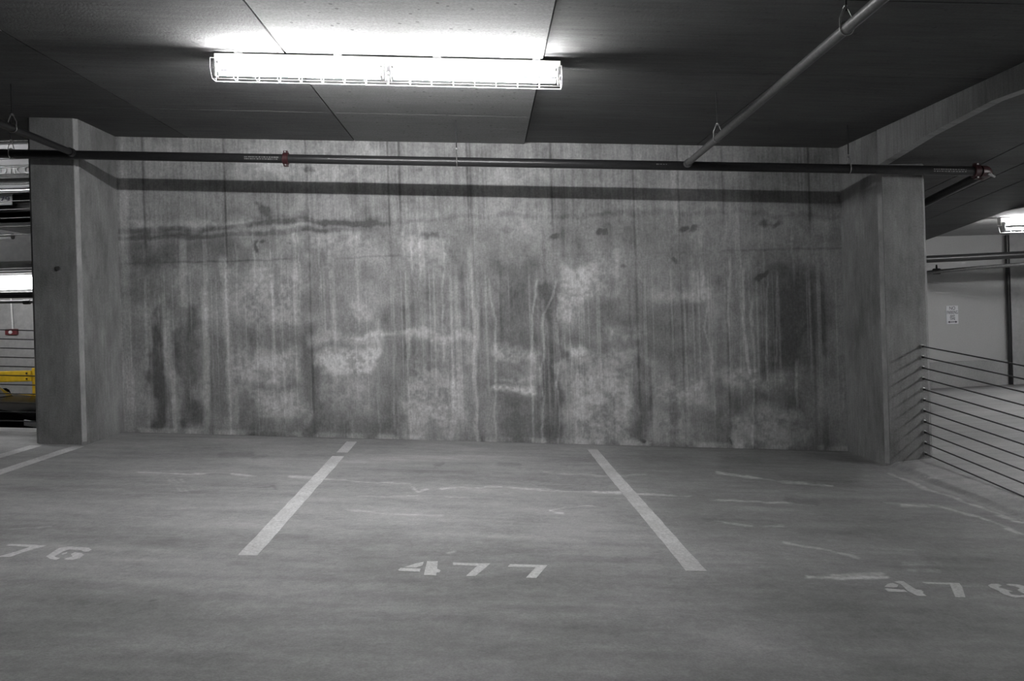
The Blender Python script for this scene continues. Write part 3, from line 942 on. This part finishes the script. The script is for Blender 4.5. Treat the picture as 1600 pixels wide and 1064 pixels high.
def hanger(parent, c, top, axis, R=.048):
    """clevis: threaded rod, yoke and ring"""
    c = Vector(c)
    hg = MB().ring(c, axis, R + .004, .0045, 22, 6)
    up = Vector((0, 0, 1))
    side = Vector(axis).normalized().cross(up)
    for sg in (-1, 1):
        hg.tube([c + side * sg * (R + .002), c + side * sg * (R + .002) + up * .055, c + side * sg * .012 + up * (R + .075)], .0042, 6)
    hg.tube([c + side * -.016 + up * (R + .075), c + side * .016 + up * (R + .075)], .007, 6)
    h = hg.build('hanger', 'zinc', parent, True)
    MB().tube([c + up * (R + .06), Vector((c.x, c.y, top))], .0055, 6).build('rod', 'cable_steel', h, True)
    MB().tube([c + up * (R + .076), c + up * (R + .09)], .012, 6).build('nut', 'zinc', h, True)
    return h


def coupling(parent, c, axis, R=.045):
    c = Vector(c)
    ax = Vector(axis).normalized()
    cp = MB().tube([c - ax * .028, c - ax * .024, c + ax * .024, c + ax * .028], [R + .008, R + .016, R + .016, R + .008], 18)
    o = cp.build('coupling', 'red_paint', parent, True)
    side = ax.cross(Vector((0, 0, 1))).normalized()
    for sg in (-1, 1):
        q = c + Vector((0, 0, 1)) * sg * (R + .018)
        MB().box(tuple(q - Vector((.022, .02, .014))), tuple(q + Vector((.022, .02, .014)))).build('bolt_pad', 'red_paint', o, bevel=.003)
        MB().tube([q - side * .035, q + side * .035], .007, 8).build('bolt', 'zinc', o, True)
    return o


def print_marks(parent, x0, x1, rows=2):
    """faint maker's print on the pipe: rows of tiny pale dashes wrapped on its front"""
    m = MB()
    for r_ in range(rows):
        a = math.radians(6 - 24 * r_)
        x = x0
        while x < x1:
            L = random.uniform(.006, .022)
            c = S(x, YPx(x), pipe_h(x))
            n_ = Vector((0, -math.cos(a), math.sin(a)))
            tt = Vector((0, math.sin(a), math.cos(a)))
            p = c + n_ * .0446
            w = random.uniform(.003, .006)
            d = Vector((L, 0, -KS * L))
            m.hexa([p - tt * w, p + d - tt * w, p + d - tt * w + n_ * .0008, p - tt * w + n_ * .0008, p + tt * w, p + d + tt * w, p + d + tt * w + n_ * .0008, p + tt * w + n_ * .0008])
            x += L + random.uniform(.004, .012)
    o = m.build('pipe_print', 'stencil_ink', parent)
    o['kind'] = 'stuff'
    return o


xend = 4.78
mp = thing('sprinkler_pipe', S(0, YPx(0), pipe_h(0)), 'long black sprinkler main running across in front of the wall', 'pipe')
MB().tube([S(x, YPx(x), pipe_h(x)) for x in np.linspace(-9, xend, 30)], .0445, 20).build('pipe', 'black_pipe', mp, True)
xc = pipe_at(447)
coupling(mp, S(xc, YPx(xc), pipe_h(xc)), (1, 0, -KS))
coupling(mp, S(xend - .06, YPx(xend), pipe_h(xend)), (1, 0, -KS))
coupling(mp, S(-6.2, YPx(-6.2), pipe_h(-6.2)), (1, 0, -KS))
for u in (18, 714, 1326):
    x = pipe_at(u)
    c = S(x, YPx(x), pipe_h(x))
    hanger(mp, c, S(x, YPx(x), H + .02).z, (1, 0, 0))
print_marks(mp, pipe_at(384), pipe_at(436))
print_marks(mp, pipe_at(1024), pipe_at(1040), 1)
print_marks(mp, pipe_at(1455), pipe_at(1505))
# elbow and the pipe that runs back under the ramp soffit
p0 = S(xend, YPx(xend), pipe_h(xend))
el = MB().tube([p0 + Vector((-.02, 0, 0)), p0 + Vector((.03, .006, -.002)), p0 + Vector((.055, .03, -.006)), p0 + Vector((.062, .07, -.012)), p0 + Vector((.062, .11, -.018))], .056, 16)
el.build('elbow', 'red_paint', mp, True)
MB().tube([p0 + Vector((.10, -.03, -.06)), p0 + Vector((.03, -.04, -.03))], .012, 8).build('elbow_bolt', 'zinc', mp, True)
MB().tube([p0 + Vector((.062, .10, -.016)), p0 + Vector((.062, 4.2, -.016 - 4.1 * .135))], .0445, 16).build('return_pipe', 'black_pipe', mp, True)

# branch lines
def branch(u, label, y_end, h_end, mt, hangers, r=.030, group=None):
    x = pipe_at(u)
    YP = YPx(x)
    t = thing('sprinkler_branch', S(x, YP, pipe_h(x)), label, 'pipe', group)
    hh = lambda y: pipe_h(x) + .012 + (YP - y) / (YP - y_end) * (h_end - pipe_h(x) - .012)
    MB().tube([S(x, y, hh(y)) for y in np.linspace(YP - .0465, y_end, 12)], r, 16).build('pipe', mt, t, True)
    MB().tube([S(x, YP - .052, hh(YP - .05)), S(x, YP - .105, hh(YP - .10))], r + .010, 14).build('tee_collar', mt, t, True)
    for y in hangers:
        hanger(t, S(x, y, hh(y)), S(x, y, H + .02).z, (0, 1, 0), r + .002)
    return t


branch(1072, 'dark grey sprinkler branch slanting to the top right corner', 1.0, 3.10, 'grey_pipe', (6.68, 4.27))
branch(117, 'short dark sprinkler branch by the left pillar top', 1.0, 3.02, 'black_pipe', (6.85, 4.0), .032)

# ================================================================== RIGHT: RAILING, SIGN, PIPES, LIGHTS
XC = 4.265
zr = [at(1441, v, 7.9).z for v in (541, 709)]
sp = (zr[0] - zr[1]) / 10.0


def rline(i):
    z = zr[0] - sp * i
    return [Vector((XC, 7.89, z)), Vector((XC + .02, 5.0, z - .060 * 2.9)), Vector((XC + .04, 2.0, z - .060 * 5.9))]


def rpost(t):
    for y in (2.0,):
        z = zr[0] - .060 * 5.9
        MB().box((XC + .01, y - .03, z - 1.25), (XC + .07, y + .03, z + .06)).build('post', 'cable_steel', t)


cable_rail('cable_railing', 'taut dark cable railing anchored in the right pillar beside the ramp', 11, rline,
           lambda i: (Vector((XC, 7.9, zr[0] - sp * i)), Vector((0, -1, 0))), post=rpost)

# no parking sign
sc = at(1488, 492, YF - .01)
sw, sh = 18.5 / F * YF, 28.5 / F * YF
sg = thing('parking_sign', Vector((sc.x, YF, sc.z - sh / 2)), 'small white no parking any time sign on the far wall', 'sign')
MB().box((sc.x - sw / 2, YF - .012, sc.z - sh / 2), (sc.x + sw / 2, YF + .001, sc.z + sh / 2)).build('panel', 'sign_white', sg, bevel=.004)
for s_, w_, fz, sz in (('NO', .48, .36, .085), ('PARKING', .90, .13, .085), ('ANY', .42, -.07, .065), ('TIME', .46, -.22, .065)):
    text_mesh('lettering', s_, sz, 'sign_ink', sg, (sc.x, YF - .0135, sc.z + sh * fz), FACE, .001, sw * w_)
ar = MB()
za_ = sc.z - sh * .385
ar.box((sc.x - sw * .26, YF - .0145, za_ - .006), (sc.x + sw * .26, YF - .0115, za_ + .006))
for s_ in (-1, 1):
    tri = [(sc.x + s_ * sw * .40, za_), (sc.x + s_ * sw * .24, za_ - .02), (sc.x + s_ * sw * .24, za_ + .02)]
    ar.prism([Vector((x, YF - .0145, z)) for x, z in tri], [Vector((x, YF - .0115, z)) for x, z in tri])
ar.build('arrow', 'sign_ink', sg)

# overhead pipes in front of the far wall
tag(MB().tube([at(1300, 412, 12.6), at(1452, 405, 12.6), at(1700, 393, 12.6)], .058, 14).build('overhead_pipe', 'black_pipe', smooth=True),
    'thick black pipe crossing high in front of the ramp wall', 'pipe')
op = thing('overhead_pipe', at(1463, 424, 13.3), 'thin dark pipe with clamp below the thick pipe by the ramp wall', 'pipe')
MB().tube([at(1300, 437, 13.3), at(1452, 425.5, 13.3), at(1520, 419, 13.0), at(1700, 405, 12.2)], .030, 12).build('pipe', 'grey_pipe', op, True)
c0 = at(1463.5, 424, 13.3)
MB().tube([c0 + Vector((-.05, 0, .0)), c0 + Vector((.05, 0, 0))], .05, 12).build('clamp', 'black_pipe', op, True)
MB().tube([c0, c0 + Vector((0, 0, .11))], [.02, .012], 8).build('clamp_bolt', 'black_pipe', op, True)
# wide dark trim under the flat soffit edge
fx = at(1562, 376, 11.0)
I3 = lambda x, y, z: Vector((x, y, z))
fixture('fluorescent_fixture', fx.x, fx.x + 2.44, 11.0, zc2, I3, 'lit strip light on the flat soffit at the right edge', 'tube_ramp', near=-1)
fixture('fluorescent_fixture', 4.4, 6.84, 0, zc2, lambda a, b, z: Vector((7.5 + b, a, z)), 'strip light over the ramp beyond the right edge', 'tube_side', near=-1)

# ================================================================== FLOOR MARKINGS
def mark(name, pieces, label, cat, parts, group=None, mt='worn_paint', th=.0008):
    c = pieces[0][0]
    t = thing(name, S(c[0], c[1], 0), label, cat, group)
    for i, pg in enumerate(pieces):
        a = sum(pg[k][0] * pg[(k + 1) % len(pg)][1] - pg[(k + 1) % len(pg)][0] * pg[k][1] for k in range(len(pg)))
        if a < 0:
            pg = pg[::-1]
        nm = parts if isinstance(parts, str) else parts[i]
        MB().prism([S(x, y, .0005) for x, y in pg], [S(x, y, .0010 + th) for x, y in pg]).build(nm, mt, t)
    return t


def ragged(x0, y0, x1, y1, w0, w1, n=24):
    """stripe outline with slightly worn edges, from (x0, y0) to (x1, y1)"""
    L, R = [], []
    for i in range(n + 1):
        s_ = i / n
        x, y = x0 + (x1 - x0) * s_, y0 + (y1 - y0) * s_
        w = (w0 + (w1 - w0) * s_) / 2
        L.append((x - w + random.uniform(-.003, .003), y))
        R.append((x + w + random.uniform(-.003, .003), y))
    return R + L[::-1]


mark('parking_stripe', [ragged(-1.440, 4.645, -1.500, 7.78, .114, .114), ragged(-1.503, 7.98, -1.515, 8.64, .112, .108, 8)],
     'pale worn stall stripe left of number 477', 'stripe', 'paint_segment')
mark('parking_stripe', [ragged(1.138, 4.545, 1.085, 6.9, .118, .115), ragged(1.083, 6.9, 1.06, 8.5, .115, .105, 12)],
     'faded stall stripe between numbers 477 and 478', 'stripe', 'paint_segment', mt='faded_paint')
mark('parking_stripe', [ragged(-4.15, 4.6, -4.135, 7.99, .12, .12)], 'stall stripe ending at the left pillar base', 'stripe', 'paint_segment')
mark('parking_stripe', [ragged(-4.60, 4.6, -4.55, 7.98, .12, .12)], 'short stall stripe at the left edge, behind the pillar base stripe', 'stripe', 'paint_segment')


def pg(pts, u0, v0, k):
    return [deck(u0 + x / k, v0 + y / k) for x, y in pts]


K7 = 1600 / 280
four = [pg([(180, 152), (275, 120), (355, 103), (345, 135), (285, 155)], 600, 860, K7), pg([(125, 175), (150, 158), (327, 165), (318, 192), (135, 185)], 600, 860, K7),
        pg([(385, 98), (480, 98), (475, 165), (505, 180), (495, 198), (470, 200), (465, 225), (355, 222)], 600, 860, K7)]
sev1 = pg([(615, 110), (840, 118), (950, 118), (815, 232), (732, 230), (832, 140), (615, 132)], 600, 860, K7)
sev2 = pg([(1125, 125), (1165, 125), (1458, 134), (1360, 248), (1268, 245), (1355, 152), (1105, 147)], 600, 860, K7)
mark('stall_number', four + [sev1, sev2], 'painted stencil number 477 in the middle stall', 'number', ['digit_four', 'digit_four', 'digit_four', 'digit_seven', 'digit_seven'])
K6 = 1600 / 180
sev3 = pg([(80, 205), (125, 180), (420, 190), (635, 205), (330, 290), (145, 358), (-20, 362), (10, 345), (240, 282), (405, 222)], 0, 830, K6)
six = [pg([(640, 352), (720, 300), (820, 235), (960, 218), (1230, 232), (1272, 258), (1225, 285), (1165, 285), (1125, 265), (960, 255), (880, 280), (830, 310), (760, 345), (770, 365), (835, 375), (780, 400), (690, 385)], 0, 830, K6),
       pg([(850, 318), (930, 292), (935, 305), (870, 325)], 0, 830, K6),
       pg([(985, 318), (1040, 295), (1130, 305), (1172, 330), (1110, 375), (1000, 400), (885, 392), (935, 372), (1010, 355)], 0, 830, K6)]
off = (-2.70, .0)
four_l = [[(x - 2.66, y + .02) for x, y in q] for q in four]
mark('stall_number', four_l + [sev3] + six, 'painted stencil number 476 at the left edge', 'number', ['digit_four'] * 3 + ['digit_seven'] + ['digit_six'] * 3)
K8 = 1600 / 240
f8 = [pg([(145, 182), (180, 150), (230, 142), (290, 162), (280, 185), (230, 188)], 1360, 890, K8), pg([(145, 202), (165, 198), (350, 212), (388, 235), (300, 235), (185, 228)], 1360, 890, K8),
      pg([(250, 128), (300, 120), (345, 125), (475, 208), (530, 215), (555, 235), (545, 245), (588, 278), (490, 275), (385, 220), (320, 155)], 1360, 890, K8)]
s8 = pg([(540, 133), (600, 132), (925, 142), (955, 180), (990, 290), (885, 288), (830, 160), (580, 150)], 1360, 890, K8)
e8 = [pg([(1225, 165), (1260, 150), (1330, 150), (1370, 168), (1330, 185), (1400, 205), (1485, 230), (1440, 232), (1470, 262), (1560, 272), (1570, 290), (1510, 295), (1390, 262), (1320, 215), (1250, 190)], 1360, 890, K8),
      pg([(1415, 155), (1440, 150), (1560, 160), (1640, 185), (1590, 205), (1690, 235), (1720, 270), (1640, 295), (1570, 290), (1560, 272), (1620, 262), (1560, 232), (1530, 215), (1560, 195), (1500, 175), (1430, 165)], 1360, 890, K8)]
mark('stall_number', f8 + [s8] + e8, 'faded stencil number 478 at the right edge', 'number', ['digit_four'] * 3 + ['digit_seven'] + ['digit_eight'] * 2, mt='faded_paint')
